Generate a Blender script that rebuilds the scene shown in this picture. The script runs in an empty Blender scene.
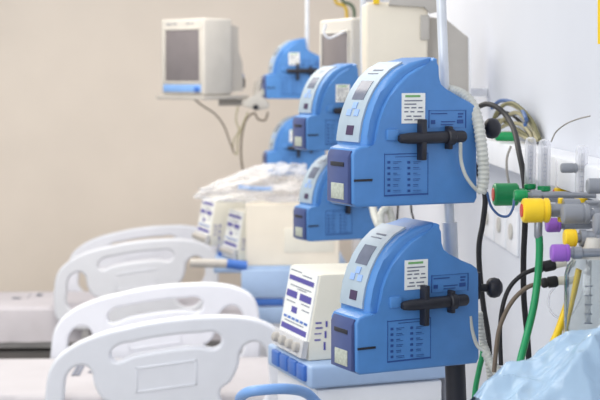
import bpy, bmesh, math, random
from mathutils import Vector, Matrix, Euler
random.seed(7)
S = bpy.context.scene
COL = S.collection
# ---------------------------------------------------------------- camera
CAMZ = 1.65
FPX = 600 * 85 / 36.0
PITCH = math.atan(124 / FPX)
YAW = math.atan(60 / FPX * math.cos(PITCH))
cd = bpy.data.cameras.new('camera'); cam = bpy.data.objects.new('camera', cd); COL.objects.link(cam)
cam.location = (0, 0, CAMZ); cam.rotation_euler = (math.pi / 2 - PITCH, 0, -YAW)
cd.lens = 85; cd.sensor_width = 36; cd.clip_start = 0.05; cd.clip_end = 60
cd.dof.use_dof = True; cd.dof.focus_distance = 2.8; cd.dof.aperture_fstop = 6.3
S.camera = cam
# ---------------------------------------------------------------- world, lights, exposure
W = bpy.data.worlds.new('world'); S.world = W; W.use_nodes = True
W.node_tree.nodes['Background'].inputs[0].default_value = (0.93, 0.96, 1.0, 1)
W.node_tree.nodes['Background'].inputs[1].default_value = 0.78
def area(name, loc, rot, sx, sy, power, col):
    l = bpy.data.lights.new(name, 'AREA'); l.shape = 'RECTANGLE'; l.size = sx; l.size_y = sy; l.energy = power; l.color = col
    o = bpy.data.objects.new(name, l); COL.objects.link(o); o.location = loc; o.rotation_euler = rot; return o
area('ceiling_lamp_light', (-1.3, 2.2, 2.95), (0, 0, 0), 1.6, 2.6, 50, (1, 0.99, 0.97))
area('ceiling_lamp_light', (-0.7, 5.6, 2.95), (0, 0, 0), 1.6, 2.2, 70, (1, 0.93, 0.83))
area('window_light', (-2.6, -0.6, 1.9), (math.radians(78), 0, math.radians(-52)), 2.2, 1.8, 44, (0.92, 0.96, 1.0))
S.view_settings.view_transform = 'Standard'; S.view_settings.look = 'None'
S.view_settings.gamma = 1; S.view_settings.use_curve_mapping = False
S.view_settings.exposure = -0.03
# ---------------------------------------------------------------- pixel -> place on a known depth / plane
MR = Euler(cam.rotation_euler).to_matrix()
def ray(px, py): return MR @ Vector(((px - 300) / FPX, (200 - py) / FPX, -1))
C0 = Vector((0, 0, CAMZ))
def P(px, py, Y):
    d = ray(px, py); return C0 + d * (Y / d.y)
def PZ(px, py, z):
    d = ray(px, py); return C0 + d * ((z - CAMZ) / d.z)
def PX(px, py, x):
    d = ray(px, py); return C0 + d * (x / d.x)
def on_plane(px, py, o, n):
    d = ray(px, py); return C0 + d * ((o - C0).dot(n) / d.dot(n))
# ---------------------------------------------------------------- materials
def lin(c):
    return tuple(((v / 255) / 12.92 if v / 255 <= 0.04045 else ((v / 255 + 0.055) / 1.055) ** 2.4) for v in c) + (1,)
def mat(name, c, rough=0.5, metal=0.0, var=0.0, scale=8, bump=0.0, bscale=60, alpha=1.0, trans=0.0, ior=1.45, coat=0.0):
    m = bpy.data.materials.new(name); m.use_nodes = True
    nt = m.node_tree; b = nt.nodes['Principled BSDF']
    b.inputs['Base Color'].default_value = lin(c); b.inputs['Roughness'].default_value = rough
    b.inputs['Metallic'].default_value = metal; b.inputs['Alpha'].default_value = alpha
    b.inputs['Transmission Weight'].default_value = trans; b.inputs['IOR'].default_value = ior
    b.inputs['Coat Weight'].default_value = coat
    tc = nt.nodes.new('ShaderNodeTexCoord')
    if var:
        n = nt.nodes.new('ShaderNodeTexNoise'); n.inputs['Scale'].default_value = scale; n.inputs['Detail'].default_value = 4
        nt.links.new(tc.outputs['Object'], n.inputs['Vector'])
        r = nt.nodes.new('ShaderNodeValToRGB')
        r.color_ramp.elements[0].position = 0.3; r.color_ramp.elements[1].position = 0.7
        r.color_ramp.elements[0].color = lin([max(0, v * (1 - var)) for v in c]); r.color_ramp.elements[1].color = lin([min(255, v * (1 + var)) for v in c])
        nt.links.new(n.outputs['Fac'], r.inputs['Fac']); nt.links.new(r.outputs['Color'], b.inputs['Base Color'])
    if bump:
        n2 = nt.nodes.new('ShaderNodeTexNoise'); n2.inputs['Scale'].default_value = bscale
        nt.links.new(tc.outputs['Object'], n2.inputs['Vector'])
        bp = nt.nodes.new('ShaderNodeBump'); bp.inputs['Strength'].default_value = bump; bp.inputs['Distance'].default_value = 0.003
        nt.links.new(n2.outputs['Fac'], bp.inputs['Height']); nt.links.new(bp.outputs['Normal'], b.inputs['Normal'])
    return m
M = dict(
    beige=mat('beige_wall_paint', (240, 228, 214), .8, var=.015, scale=2, bump=.1),
    white_wall=mat('white_wall_paint', (213, 216, 224), .7, var=.01, scale=2, bump=.06),
    floor=mat('grey_vinyl_floor', (150, 146, 142), .4, var=.06, scale=14),
    blue=mat('blue_plastic', (83, 137, 200), .36, var=.02, scale=30, bump=.05, bscale=500),
    navy=mat('navy_plastic', (66, 80, 128), .3, var=.03, scale=30),
    print=mat('navy_print', (42, 78, 144), .6, var=.02),
    purple_print=mat('violet_print', (88, 82, 160), .6, var=.02),
    panel=mat('pale_panel', (168, 183, 194), .45, var=.02, scale=40),
    button=mat('button_blue', (150, 180, 226), .45, var=.02, scale=40),
    screen=mat('grey_display', (104, 110, 128), .25, var=.05, scale=40),
    crt=mat('grey_screen_glass', (122, 116, 118), .3, var=.03, scale=10),
    led=mat('dark_display', (64, 44, 80), .3, var=.05, scale=60),
    paper=mat('white_sticker', (240, 241, 238), .6, var=.01, scale=50),
    cream_paper=mat('cream_window_label', (178, 184, 172), .5, var=.08, scale=160),
    green_print=mat('green_print', (120, 175, 110), .6, var=.02),
    grey_print=mat('grey_print', (120, 125, 140), .6, var=.02),
    black=mat('black_plastic', (38, 39, 48), .45, var=.05, scale=40),
    rubber=mat('black_rubber', (36, 35, 38), .6, var=.05, scale=30),
    steel=mat('brushed_steel', (222, 225, 230), .4, .25, var=.02, scale=30),
    chrome=mat('chrome', (150, 153, 160), .3, .5, var=.02, scale=30),
    whiteplastic=mat('white_plastic', (238, 239, 243), .4, var=.008, scale=12),
    railplastic=mat('white_rail_plastic', (232, 234, 241), .35, var=.008, scale=12),
    greyplastic=mat('warm_grey_plastic', (186, 181, 174), .5, var=.02, scale=12),
    lightgrey=mat('light_grey_plastic', (200, 196, 189), .5, var=.02, scale=12),
    cream=mat('cream_casing', (236, 227, 210), .5, var=.01, scale=12),
    ivory=mat('ivory_casing', (228, 224, 210), .5, var=.01, scale=12),
    paleblue=mat('pale_blue_plastic', (166, 190, 222), .4, var=.02, scale=16),
    skyblue=mat('sky_blue_plastic', (128, 170, 226), .35, var=.02, scale=16),
    royal=mat('royal_blue_plastic', (66, 112, 190), .4, var=.03, scale=16),
    sheet=mat('white_sheet', (190, 187, 191), .85, var=.015, scale=6, bump=.3, bscale=12),
    greysheet=mat('pale_grey_sheet', (214, 209, 214), .85, var=.03, scale=5, bump=.5, bscale=10),
    hose=mat('white_corrugated_hose', (200, 201, 194), .45, var=.02, scale=40),
    green=mat('green_plastic', (24, 146, 84), .35, var=.03, scale=40),
    greenhose=mat('green_hose', (34, 148, 92), .4, var=.03, scale=40),
    yellow=mat('yellow_plastic', (246, 206, 40), .35, var=.02, scale=40),
    purple=mat('purple_plastic', (150, 96, 190), .4, var=.03, scale=40),
    tan=mat('khaki_cable', (176, 168, 136), .5, var=.04, scale=40),
    olive=mat('olive_cable', (122, 118, 84), .5, var=.04, scale=40),
    bluecable=mat('blue_cable', (70, 100, 150), .45, var=.04, scale=40),
    greycable=mat('grey_cable', (150, 146, 140), .5, var=.04, scale=40),
    browncable=mat('brown_cable', (112, 98, 84), .55, var=.04, scale=40),
    darkgreen=mat('dark_green_hose', (82, 98, 78), .5, var=.05, scale=30),
    mustard=mat('mustard_hose', (206, 172, 60), .5, var=.05, scale=30),
    framegrey=mat('bed_frame_paint', (170, 168, 168), .45, var=.03, scale=14),  # even grey paint of bed frames, legs and rail brackets
)
def clear_mat(name, tint, amount, rough=.08, bump=0.0, bscale=20):
    """thin clear plastic: mostly see-through, with a glossy, slightly milky skin"""
    m = bpy.data.materials.new(name); m.use_nodes = True; nt = m.node_tree; nt.nodes.clear()
    out = nt.nodes.new('ShaderNodeOutputMaterial'); mix = nt.nodes.new('ShaderNodeMixShader')
    tr = nt.nodes.new('ShaderNodeBsdfTransparent'); pr = nt.nodes.new('ShaderNodeBsdfPrincipled')
    tr.inputs[0].default_value = lin(tint)
    pr.inputs['Base Color'].default_value = lin(tint); pr.inputs['Roughness'].default_value = rough
    lw = nt.nodes.new('ShaderNodeLayerWeight'); lw.inputs['Blend'].default_value = .35
    mr = nt.nodes.new('ShaderNodeMapRange'); mr.inputs['To Min'].default_value = amount; mr.inputs['To Max'].default_value = min(1, amount + .55)
    nt.links.new(lw.outputs['Facing'], mr.inputs['Value']); nt.links.new(mr.outputs['Result'], mix.inputs[0])
    nt.links.new(tr.outputs[0], mix.inputs[1]); nt.links.new(pr.outputs[0], mix.inputs[2]); nt.links.new(mix.outputs[0], out.inputs[0])
    if bump:
        tc = nt.nodes.new('ShaderNodeTexCoord'); n2 = nt.nodes.new('ShaderNodeTexNoise'); n2.inputs['Scale'].default_value = bscale
        nt.links.new(tc.outputs['Object'], n2.inputs['Vector'])
        bp = nt.nodes.new('ShaderNodeBump'); bp.inputs['Strength'].default_value = bump; bp.inputs['Distance'].default_value = 0.01
        nt.links.new(n2.outputs['Fac'], bp.inputs['Height'])
        nt.links.new(bp.outputs['Normal'], pr.inputs['Normal'])
    return m
M['clear'] = clear_mat('clear_plastic', (250, 250, 252), .24)
M['milky'] = clear_mat('milky_plastic', (236, 236, 238), .42, .2)
M['film'] = clear_mat('crumpled_clear_film', (246, 246, 247), .16, .14, .5, 16)
M['bluefilm'] = clear_mat('pale_blue_film', (188, 214, 236), .66, .12, .6, 14)
M['glass'] = mat('clear_glass', (236, 240, 240), .03, trans=1.0, ior=1.42)
M['underbed_shade'] = mat('underbed_shade_grey', (104, 100, 98), .5, var=.03)
M['regulator'] = mat('mid_grey_plastic', (140, 143, 150), .4, var=.03)
M['red'] = mat('red_plastic', (206, 70, 50), .4, var=.02)
# ---------------------------------------------------------------- mesh helpers
def mesh_obj(name, bm, m, parent=None, smooth=True, loc=None):
    me = bpy.data.meshes.new(name)
    bmesh.ops.recalc_face_normals(bm, faces=bm.faces[:])
    bm.to_mesh(me); bm.free(); me.materials.append(m)
    if smooth:
        me.shade_smooth() if hasattr(me, 'shade_smooth') else None
        me.set_sharp_from_angle(angle=math.radians(38))
    o = bpy.data.objects.new(name, me); COL.objects.link(o)
    if parent is not None: o.parent = parent
    if loc is not None: o.location = loc
    return o
def thing(name, label, cat, loc=(0, 0, 0), rotz=0.0, group=None):
    o = bpy.data.objects.new(name, None); COL.objects.link(o); o.empty_display_size = .05
    o.location = loc; o.rotation_euler = (0, 0, rotz); o['label'] = label; o['category'] = cat
    if group: o['group'] = group
    return o
def tag(o, label, cat, group=None):
    o['label'] = label; o['category'] = cat
    if group: o['group'] = group
    return o
def struct(o): o['kind'] = 'structure'; return o
def bevel(bm, edges, off, seg=2):
    bmesh.ops.bevel(bm, geom=list(edges), offset=off, segments=seg, profile=.5, affect='EDGES', clamp_overlap=True)
def add_box(bm, lo, hi, bev=0.0, seg=2):
    t = bmesh.new(); bmesh.ops.create_cube(t, size=1)
    for v in t.verts:
        v.co = Vector(((lo[i] + hi[i]) / 2 + v.co[i] * (hi[i] - lo[i]) for i in range(3)))
    if bev: bevel(t, t.edges, bev, seg)
    me = bpy.data.meshes.new('t'); t.to_mesh(me); t.free(); bm.from_mesh(me); bpy.data.meshes.remove(me)
    return bm
def box(lo, hi, bev=0.0, seg=2): return add_box(bmesh.new(), lo, hi, bev, seg)
def add_prism(bm, pts, y0, y1, bev=0.0, seg=3):
    """outline pts (x, z) extruded along y"""
    t = bmesh.new()
    a = [t.verts.new((x, y0, z)) for x, z in pts]; b = [t.verts.new((x, y1, z)) for x, z in pts]
    n = len(pts); fa = t.faces.new(a); fb = t.faces.new(b[::-1])
    for i in range(n): t.faces.new((a[i], b[i], b[(i + 1) % n], a[(i + 1) % n]))
    if bev: bevel(t, list(fa.edges) + list(fb.edges), bev, seg)
    bmesh.ops.recalc_face_normals(t, faces=t.faces[:])
    me = bpy.data.meshes.new('t'); t.to_mesh(me); t.free(); bm.from_mesh(me); bpy.data.meshes.remove(me)
    return bm
def smooth_path(pts, n=8):
    pts = [Vector(p) for p in pts]
    if len(pts) < 3: return pts
    q = [pts[0] * 2 - pts[1]] + pts + [pts[-1] * 2 - pts[-2]]
    out = []
    for i in range(1, len(q) - 2):
        for k in range(n):
            t = k / n; p0, p1, p2, p3 = q[i - 1:i + 3]
            out.append(.5 * ((2 * p1) + (p2 - p0) * t + (2 * p0 - 5 * p1 + 4 * p2 - p3) * t * t + (3 * p1 - p0 - 3 * p2 + p3) * t ** 3))
    out.append(pts[-1]); return out
def add_tube(bm, pts, r, sides=12, n=8, ribs=0, depth=0.0, r_end=None):
    path = smooth_path(pts, n)
    if ribs:
        L = [0]
        for i in range(1, len(path)): L.append(L[-1] + (path[i] - path[i - 1]).length)
        tot = L[-1]; m = ribs * 4; new = []
        for k in range(m + 1):
            s = tot * k / m; i = 1
            while i < len(L) - 1 and L[i] < s: i += 1
            f = (s - L[i - 1]) / max(1e-9, L[i] - L[i - 1]); new.append(path[i - 1].lerp(path[i], f))
        path = new
    rings = []; up = None
    for i, p in enumerate(path):
        t = (path[min(i + 1, len(path) - 1)] - path[max(i - 1, 0)]).normalized()
        if up is None:
            up = t.orthogonal().normalized()
        up = (up - t * up.dot(t)).normalized(); sd = t.cross(up)
        rr = r if r_end is None else r + (r_end - r) * i / (len(path) - 1)
        if ribs: rr = rr * (1 - depth * (.5 + .5 * math.cos(2 * math.pi * i / 4)))
        rings.append([bm.verts.new(p + (up * math.cos(2 * math.pi * k / sides) + sd * math.sin(2 * math.pi * k / sides)) * rr) for k in range(sides)])
    for a, b in zip(rings, rings[1:]):
        for k in range(sides): bm.faces.new((a[k], a[(k + 1) % sides], b[(k + 1) % sides], b[k]))
    bm.faces.new(rings[0][::-1]); bm.faces.new(rings[-1])
    return bm
def tube(pts, r, **k): return add_tube(bmesh.new(), pts, r, **k)
def add_lathe(bm, prof, o=(0, 0, 0), axis=(0, 0, 1), sides=24):
    """prof: (radius, height) along axis from o"""
    ax = Vector(axis).normalized(); u = ax.orthogonal().normalized(); w = ax.cross(u); o = Vector(o); rings = []
    for r, h in prof:
        rings.append([bm.verts.new(o + ax * h + (u * math.cos(2 * math.pi * k / sides) + w * math.sin(2 * math.pi * k / sides)) * max(r, 1e-5)) for k in range(sides)])
    for a, b in zip(rings, rings[1:]):
        for k in range(sides): bm.faces.new((a[k], a[(k + 1) % sides], b[(k + 1) % sides], b[k]))
    bm.faces.new(rings[0][::-1]); bm.faces.new(rings[-1])
    return bm
def lathe(prof, o=(0, 0, 0), axis=(0, 0, 1), sides=24): return add_lathe(bmesh.new(), prof, o, axis, sides)
def cyl(r, h, o=(0, 0, 0), axis=(0, 0, 1), ch=.002, sides=24):
    return lathe([(r - ch, 0), (r, ch), (r, h - ch), (r - ch, h)], o, axis, sides)
def kids(o): return [c for c in COL.objects if c.parent == o]
def copy_tree(o, label=None, loc=None, rotz=None):
    c = o.copy(); COL.objects.link(c)
    if label: c['label'] = label
    if loc is not None: c.location = loc
    if rotz is not None: c.rotation_euler = (0, 0, rotz)
    for ch in kids(o):
        d = copy_tree(ch); d.parent = c
    return c
# ================================================================= the setting
WX, BY = 0.75, 8.7
struct(mesh_obj('floor', box((-5, -1.5, -.1), (WX + .1, BY + .1, 0)), M['floor']))
struct(mesh_obj('wall_back', box((-5, BY, 0), (WX + .1, BY + .1, 3.0)), M['beige']))
struct(mesh_obj('wall_right', box((WX, -1.5, 0), (WX + .1, BY, 3.0)), M['white_wall']))
struct(mesh_obj('baseboard_back', box((-5, BY - .015, 0), (WX, BY, .09), .004), M['lightgrey']))
# medical supply rail along the right wall
struct(mesh_obj('trim_1', box((.665, 1.0, 1.415), (WX, BY, 1.48), .006), M['whiteplastic']))
for k, (a, b) in enumerate([(484, 496), (497, 508), (509, 520)]):
    p0, p1 = PX(a, 206, WX), PX(b, 250, WX)
    z0, z1 = 1.165, 1.285
    t = thing('socket_plate', ['white socket plate on right wall, farthest of the row of three', 'white socket plate on right wall, middle of the row of three', 'white socket plate on right wall, nearest of the row of three'][k], 'socket', (WX, (p0.y + p1.y) / 2, z0), 0, 'socket plates under the wall rail')
    hw = abs(p0.y - p1.y) * .46
    mesh_obj('plate', box((-.008, -hw, 0), (0, hw, z1 - z0), .003), M['whiteplastic'], t)
    mesh_obj('outlet', lathe([(.022, 0), (.022, .004), (.018, .005)], (-.009, 0, .06), (-1, 0, 0)), M['lightgrey'], t)
# ================================================================= hospital beds
def rail_mesh(name, parent, loc, label=None):
    """side rail with two open end loops, a long grip slot and a recessed name panel"""
    cu = bpy.data.curves.new('rail', 'CURVE'); cu.dimensions = '2D'; cu.fill_mode = 'BOTH'; cu.extrude = .012; cu.bevel_depth = .012; cu.bevel_resolution = 3
    def spl(pts):
        s = cu.splines.new('BEZIER'); s.bezier_points.add(len(pts) - 1); s.use_cyclic_u = True
        for bp, p in zip(s.bezier_points, pts):
            bp.co = (p[0], p[1], 0); bp.handle_left_type = bp.handle_right_type = 'AUTO'
    half = [(.425, .448), (.30, .442), (.17, .424), (.085, .392), (.036, .350), (.014, .27), (.012, .17), (.03, .07), (.09, .02), (.2, .012), (.425, .010)]
    out = half + [(.85 - x, z) for x, z in half[-2:0:-1]]
    spl(out)
    hole = [(.062, .15), (.056, .25), (.074, .325), (.122, .350), (.168, .326), (.186, .258), (.21, .215), (.245, .19), (.225, .12), (.14, .085)]
    spl(hole); spl([(.85 - x, z) for x, z in hole])
    spl([(.240, .328), (.220, .362), (.240, .395), (.32, .408), (.425, .413), (.53, .408), (.610, .395), (.630, .362), (.610, .328), (.53, .338), (.425, .342), (.32, .338)])
    tmp = bpy.data.objects.new('t', cu); COL.objects.link(tmp)
    dg = bpy.context.evaluated_depsgraph_get(); me = bpy.data.meshes.new_from_object(tmp.evaluated_get(dg))
    bpy.data.objects.remove(tmp); bpy.data.curves.remove(cu)
    for v in me.vertices: v.co = Vector((v.co.x, -v.co.z, v.co.y + (v.co.x - .425) * .13 * min(1, v.co.y / .2)))
    me.materials.clear(); me.materials.append(M['railplastic'])
    me.shade_smooth(); me.set_sharp_from_angle(angle=math.radians(45))
    o = bpy.data.objects.new(name, me); COL.objects.link(o); o.parent = parent; o.location = loc
    if label: o['label'] = label
    bm = bmesh.new()
    x0, x1, z0, z1, w = .318, .532, .215, .305, .006
    for lo, hi in [((x0, z1 - w), (x1, z1)), ((x0, z0), (x1, z0 + w)), ((x0, z0), (x0 + w, z1)), ((x1 - w, z0), (x1, z1))]:
        add_box(bm, (lo[0], -.0275, lo[1]), (hi[0], -.0235, hi[1]), .0015)
    for v in bm.verts: v.co.z += (v.co.x - .425) * .13
    mesh_obj('name_panel', bm, M['railplastic'], o)
    bm = bmesh.new()
    for x in (.16, .69): add_box(bm, (x - .02, -.015, -.14), (x + .02, .015, .03), .005)
    mesh_obj('rail_bracket', bm, M['framegrey'], o)
    return o
def grid_sheet(x0, x1, y0, y1, top, drop, seed, amp):
    """sheet with wrinkles, draped over a mattress: top and hanging sides"""
    rnd = random.Random(seed); ph = [rnd.uniform(0, 6) for _ in range(8)]
    prof = [(y0, top - drop), (y0, top - drop * .66), (y0, top - drop * .33), (y0 + .004, top - .018), (y0 + .02, top - .003), (y0 + .06, top)]
    m = (y0 + y1) / 2
    prof = prof + [(m - .1, top), (m + .1, top)] + [(y0 + y1 - y, z) for y, z in prof[::-1]]
    bm = bmesh.new(); nx = 60; rows = []
    for i in range(nx + 1):
        x = x0 + (x1 - x0) * i / nx; row = []
        for j, (y, z) in enumerate(prof):
            hang = max(0, min(1, (top - z) / drop)); side = -1 if y < m else 1
            wv = math.sin(x * 31 + ph[0] + z * 9) * .5 + math.sin(x * 53 + ph[1] - z * 22) * .35 + math.sin(x * 87 + ph[2]) * .2
            yy = y + side * (.002 + amp * hang * (.9 + wv)); zz = z + (0 if hang else amp * .12 * math.sin(x * 13 + y * 17 + ph[3]))
            row.append(bm.verts.new((x, yy, zz)))
        rows.append(row)
    for a, b in zip(rows, rows[1:]):
        for j in range(len(prof) - 1): bm.faces.new((a[j], a[j + 1], b[j + 1], b[j]))
    for f_ in ((rows[0]), (rows[-1][::-1])): bm.faces.new(f_)
    return bm
def bed(label, yn, yf, xr, top, sheetmat, drop, marks, seed, xfar=None):
    """xr: left end of the near rail. Head of the bed at the right wall."""
    yc = (yn + yf) / 2; b = thing('hospital_bed', label, 'bed', (-.35, yc, 0), 0, 'hospital beds')
    L0, L1 = -1.2, .98; hw = (yf - yn) / 2 - .05
    mb = top - .15
    mesh_obj('mattress', box((L0, -hw + .01, mb), (L1, hw - .01, top - .004), .03, 3), M['sheet'], b)
    sh = mesh_obj('sheet', grid_sheet(L0 - .01, L1 - .05, -hw, hw, top, drop, seed, .012), sheetmat, b)
    bm = bmesh.new()
    for (a, yb, c, d) in marks:      # printed marks on the sheet
        p, q = PZ(a, yb, top), PZ(c, d, top)
        add_box(bm, (min(p.x, q.x) + .35, min(p.y, q.y) - yc, top + .0018), (max(p.x, q.x) + .35, max(p.y, q.y) - yc, top + .004))
    mesh_obj('printed_mark', bm, M['grey_print'], sh)
    bm = bmesh.new()
    for s in (-1, 1): add_box(bm, (L0, s * (hw - .03) - .02, mb - .07), (L1, s * (hw - .03) + .02, mb - .002), .005)
    for x in (L0 + .02, -.3, .4, L1 - .04): add_box(bm, (x - .02, -hw + .02, mb - .06), (x + .02, hw - .02, mb - .004))
    mesh_obj('frame', bm, M['framegrey'], b)
    mesh_obj('underframe_shade', box((L0 + .1, -hw + .03, .13), (L1 - .1, hw - .03, mb - .09), .01), M['underbed_shade'], b)  # solid under-frame block, its dark grey painted in for the shade beneath the bed
    for x in (L0 + .25, L1 - .25):
        for s in (-1, 1):
            lg = mesh_obj('leg', box((x - .025, s * (hw - .06) - .025, .1), (x + .025, s * (hw - .06) + .025, mb - .06), .004), M['framegrey'], b)
            mesh_obj('caster', lathe([(.03, 0), (.05, .004), (.05, .03), (.03, .034)], (x, s * (hw - .06) - .017, .05), (0, 1, 0)), M['rubber'], lg)
    rail_mesh('side_rail', b, (xr + .35, yn - yc, .80 - .46))
    rail_mesh('side_rail', b, ((xfar if xfar is not None else xr - .06) + .35, yf - yc, .80 - .46))
    mesh_obj('headboard', box((L1, -hw - .02, .3), (L1 + .04, hw + .02, .86), .02, 3), M['railplastic'], b)
    return b
bed('white hospital bed nearest the camera, its white side rails in the foreground', 4.94, 5.73, P(45, 350, 4.94).x, .52, M['sheet'], .14,
    [(75, 376, 77, 366), (79.5, 376, 81.5, 366), (88, 373.2, 96, 371.8), (99, 376, 106, 374.8), (48, 379, 51, 375)], 3, P(51, 330, 5.73).x)
bed('hospital bed by the beige back wall with pale grey hanging sheet', 7.32, 7.98, P(54, 280, 7.32).x, .45, M['greysheet'], .185,
    [(12, 299, 21, 298), (27, 298.5, 31, 294.5), (36, 296, 43, 294.3)], 5, P(67, 260, 7.98).x)
# ================================================================= syringe pumps (blue, wedge shaped)
PTH = math.radians(25)
O1 = P(353, 207, 2.6)
FN = Vector((math.sin(PTH), -math.cos(PTH), 0)); FU = Vector((math.cos(PTH), math.sin(PTH), 0))
def F(px, py):
    p = on_plane(px, py, O1, FN) - O1; return (p.dot(FU), p.z)
T = .10
curve = [F(*p) for p in [(376, 147), (377.5, 134), (380, 121), (384, 109), (390, 97), (398, 85), (408, 75), (419, 68), (431, 63.5)]]
head_curve = [F(*p) for p in [(369, 150), (370, 136), (372.5, 121), (377, 106), (383, 92.5), (391, 80), (401, 70), (414, 62.5), (431, 58.5)]]
def strip(bm, pts, y0, y1, d0, d1):
    """a band that follows the curved front, between offsets d0 and d1 outward"""
    N = []
    for i in range(len(pts)):
        a = Vector(pts[max(0, i - 1)]); b = Vector(pts[min(len(pts) - 1, i + 1)]); t = (b - a).normalized(); N.append(Vector((-t.y, t.x)))
    inn = [Vector(p) + n * d0 for p, n in zip(pts, N)]; outp = [Vector(p) + n * d1 for p, n in zip(pts, N)]
    V = [[bm.verts.new((q.x, y, q.y)) for q in s] for s in (inn, outp) for y in (y0, y1)]
    a, b, c, d = V; n = len(pts)
    for i in range(n - 1):
        bm.faces.new((c[i], c[i + 1], d[i + 1], d[i])); bm.faces.new((a[i], b[i], b[i + 1], a[i + 1]))
        bm.faces.new((a[i], a[i + 1], c[i + 1], c[i])); bm.faces.new((b[i], d[i], d[i + 1], b[i + 1]))
    bm.faces.new((a[0], c[0], d[0], b[0])); bm.faces.new((a[-1], b[-1], d[-1], c[-1]))
    return bm
def sub_curve(f0, f1, n=8):
    out = []
    for k in range(n + 1):
        f = (f0 + (f1 - f0) * k / n) * (len(curve) - 1); i = min(int(f), len(curve) - 2); t = f - i; h = head_curve
        out.append((h[i][0] * (1 - t) + h[i + 1][0] * t, h[i][1] * (1 - t) + h[i + 1][1] * t))
    return out
def face_marks(rects, d=.0012):
    bm = bmesh.new()
    for (x0, y0, x1, y1) in rects:
        a = F(x0, y1); b = F(x1, y0); add_box(bm, (a[0], -d, a[1]), (b[0], .0005, b[1]))
    return bm
def make_pump():
    t = thing('syringe_pump', 'x', 'syringe pump', O1, PTH, 'blue syringe pumps on poles')
    prof = [F(357, 207.5), F(353.5, 204), F(353, 155), F(355.5, 149.5), F(361, 147), F(369, 145.5)] + curve + [F(435, 57.5), F(438, 59), F(436.5, 66), F(437, 78), F(439.5, 86), F(445, 91), F(458, 96), F(470, 101.5), F(475.5, 106), F(477, 112), F(477.5, 198), F(475, 203)]
    bm = add_prism(bmesh.new(), prof, 0, T, .011, 4)
    head = [F(385, 155)] + head_curve + [F(435, 57), F(436.5, 66), F(436, 100), F(410, 140)]
    add_prism(bm, head, .010, T + .027, .009, 3)
    mesh_obj('body', bm, M['blue'], t)
    # lip around the lower housing at the front
    # white control strip on the curved head
    cp = mesh_obj('control_panel', strip(bmesh.new(), sub_curve(.06, .86, 14), .034, .120, -.004, .004), M['panel'], t)
    mesh_obj('display', strip(bmesh.new(), sub_curve(.42, .60, 5), .052, .096, .0038, .005), M['screen'], cp)
    mesh_obj('small_display', strip(bmesh.new(), sub_curve(.12, .20, 3), .058, .084, .0038, .005), M['led'], cp)
    for f0, ya in ((.28, .052), (.28, .080), (.34, .066)):
        mesh_obj('button', strip(bmesh.new(), sub_curve(f0, f0 + .055, 2), ya, ya + .016, .0038, .0055), M['button'], cp)
    bm = bmesh.new(); strip(bm, sub_curve(.72, .735, 2), .055, .09, .0038, .0046); strip(bm, sub_curve(.68, .69, 2), .06, .098, .0038, .0046)
    mesh_obj('printed_name', bm, M['grey_print'], cp)
    # navy plunger door on the front with a small window
    z1 = F(353, 151)[1]
    pr = [(-.007, .006), (.004, .002), (.004, z1 - .001), (-.001, z1), (-.007, z1 - .012)]
    dr = mesh_obj('door', add_prism(bmesh.new(), pr, .008, .088, .002, 2), M['navy'], t)
    mesh_obj('door_window', box((-.0085, .022, .012), (-.006, .070, .042), .0008), M['cream_paper'], dr)
    mesh_obj('door_grip', box((-.0088, .022, z1 - .030), (-.006, .072, z1 - .022), .0008), M['black'], dr)
    mesh_obj('slot', face_marks([(354, 178.8, 372, 181.8)], .002), M['black'], t)
    # syringe holder: bar, blade, collar, end piece
    def pf(px, py, y): u = F(px, py); return Vector((u[0], y, u[1]))
    hb = mesh_obj('syringe_holder', lathe([(.006, 0), (.0085, .004), (.0095, .012), (.0105, .02), (.0115, .06), (.0115, .142), (.0095, .146)], pf(396, 138.5, -.011), pf(466, 136, -.011) - pf(396, 138.5, -.011)), M['black'], t)
    mesh_obj('clamp_blade', box((F(418, 0)[0], -.019, F(417, 160)[1]), (F(423, 0)[0], .002, F(417, 119)[1]), .002), M['black'], hb)
    bm = lathe([(.013, 0), (.0155, .002), (.0155, .014), (.013, .016)], pf(443, 137, -.012), (1, 0, 0))
    add_box(bm, (F(446, 0)[0], -.016, F(446, 149)[1]), (F(450, 0)[0], .002, F(446, 126)[1]), .002)
    mesh_obj('clamp_collar', bm, M['black'], hb)
    u0, u1 = F(386, 141), F(398, 131)
    mesh_obj('barrel_rest', box((u0[0], -.006, u0[1]), (u1[0], .004, u1[1] + .004), .004), M['blue'], t)
    # stickers and printing
    st = mesh_obj('sticker', face_marks([(401.5, 93, 425, 123.5)]), M['paper'], t)
    mesh_obj('sticker_header', face_marks([(405, 95, 420, 97.3)], .0016), M['green_print'], st)
    R = []
    for y, segs in ((100, [(404, 422)]), (103.5, [(404, 416)]), (107, [(404, 409), (411, 416), (418, 422)]), (111, [(404, 408), (410, 414), (417, 423)]), (115.5, [(406, 411), (413, 421)]), (119, [(404, 412), (414, 422)])):
        for a, b in segs: R.append((a, y, b, y + 1.4))
    mesh_obj('sticker_print', face_marks(R, .0016), M['grey_print'], st)
    R = [(428.5, 110, 466, 110.8), (428.5, 127.2, 466, 128), (428.5, 110, 429.2, 128), (465.3, 110, 466, 128)]
    for a, y, b, h in ((431, 113, 447, 1.2), (458, 113, 463, 1.5), (458, 116, 462, 1.5), (431, 120, 435, 4), (441, 121, 455, 1.2), (441, 124, 453, 1), (457, 119.5, 463, 4)): R.append((a, y, b, y + h))
    mesh_obj('printed_label', face_marks(R), M['print'], t)
    R = [(384, 153.5, 428, 154), (384, 194.5, 428, 195), (384, 153.5, 384.5, 195), (427.5, 153.5, 428, 195), (395, 156, 418, 157.2)]
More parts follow.
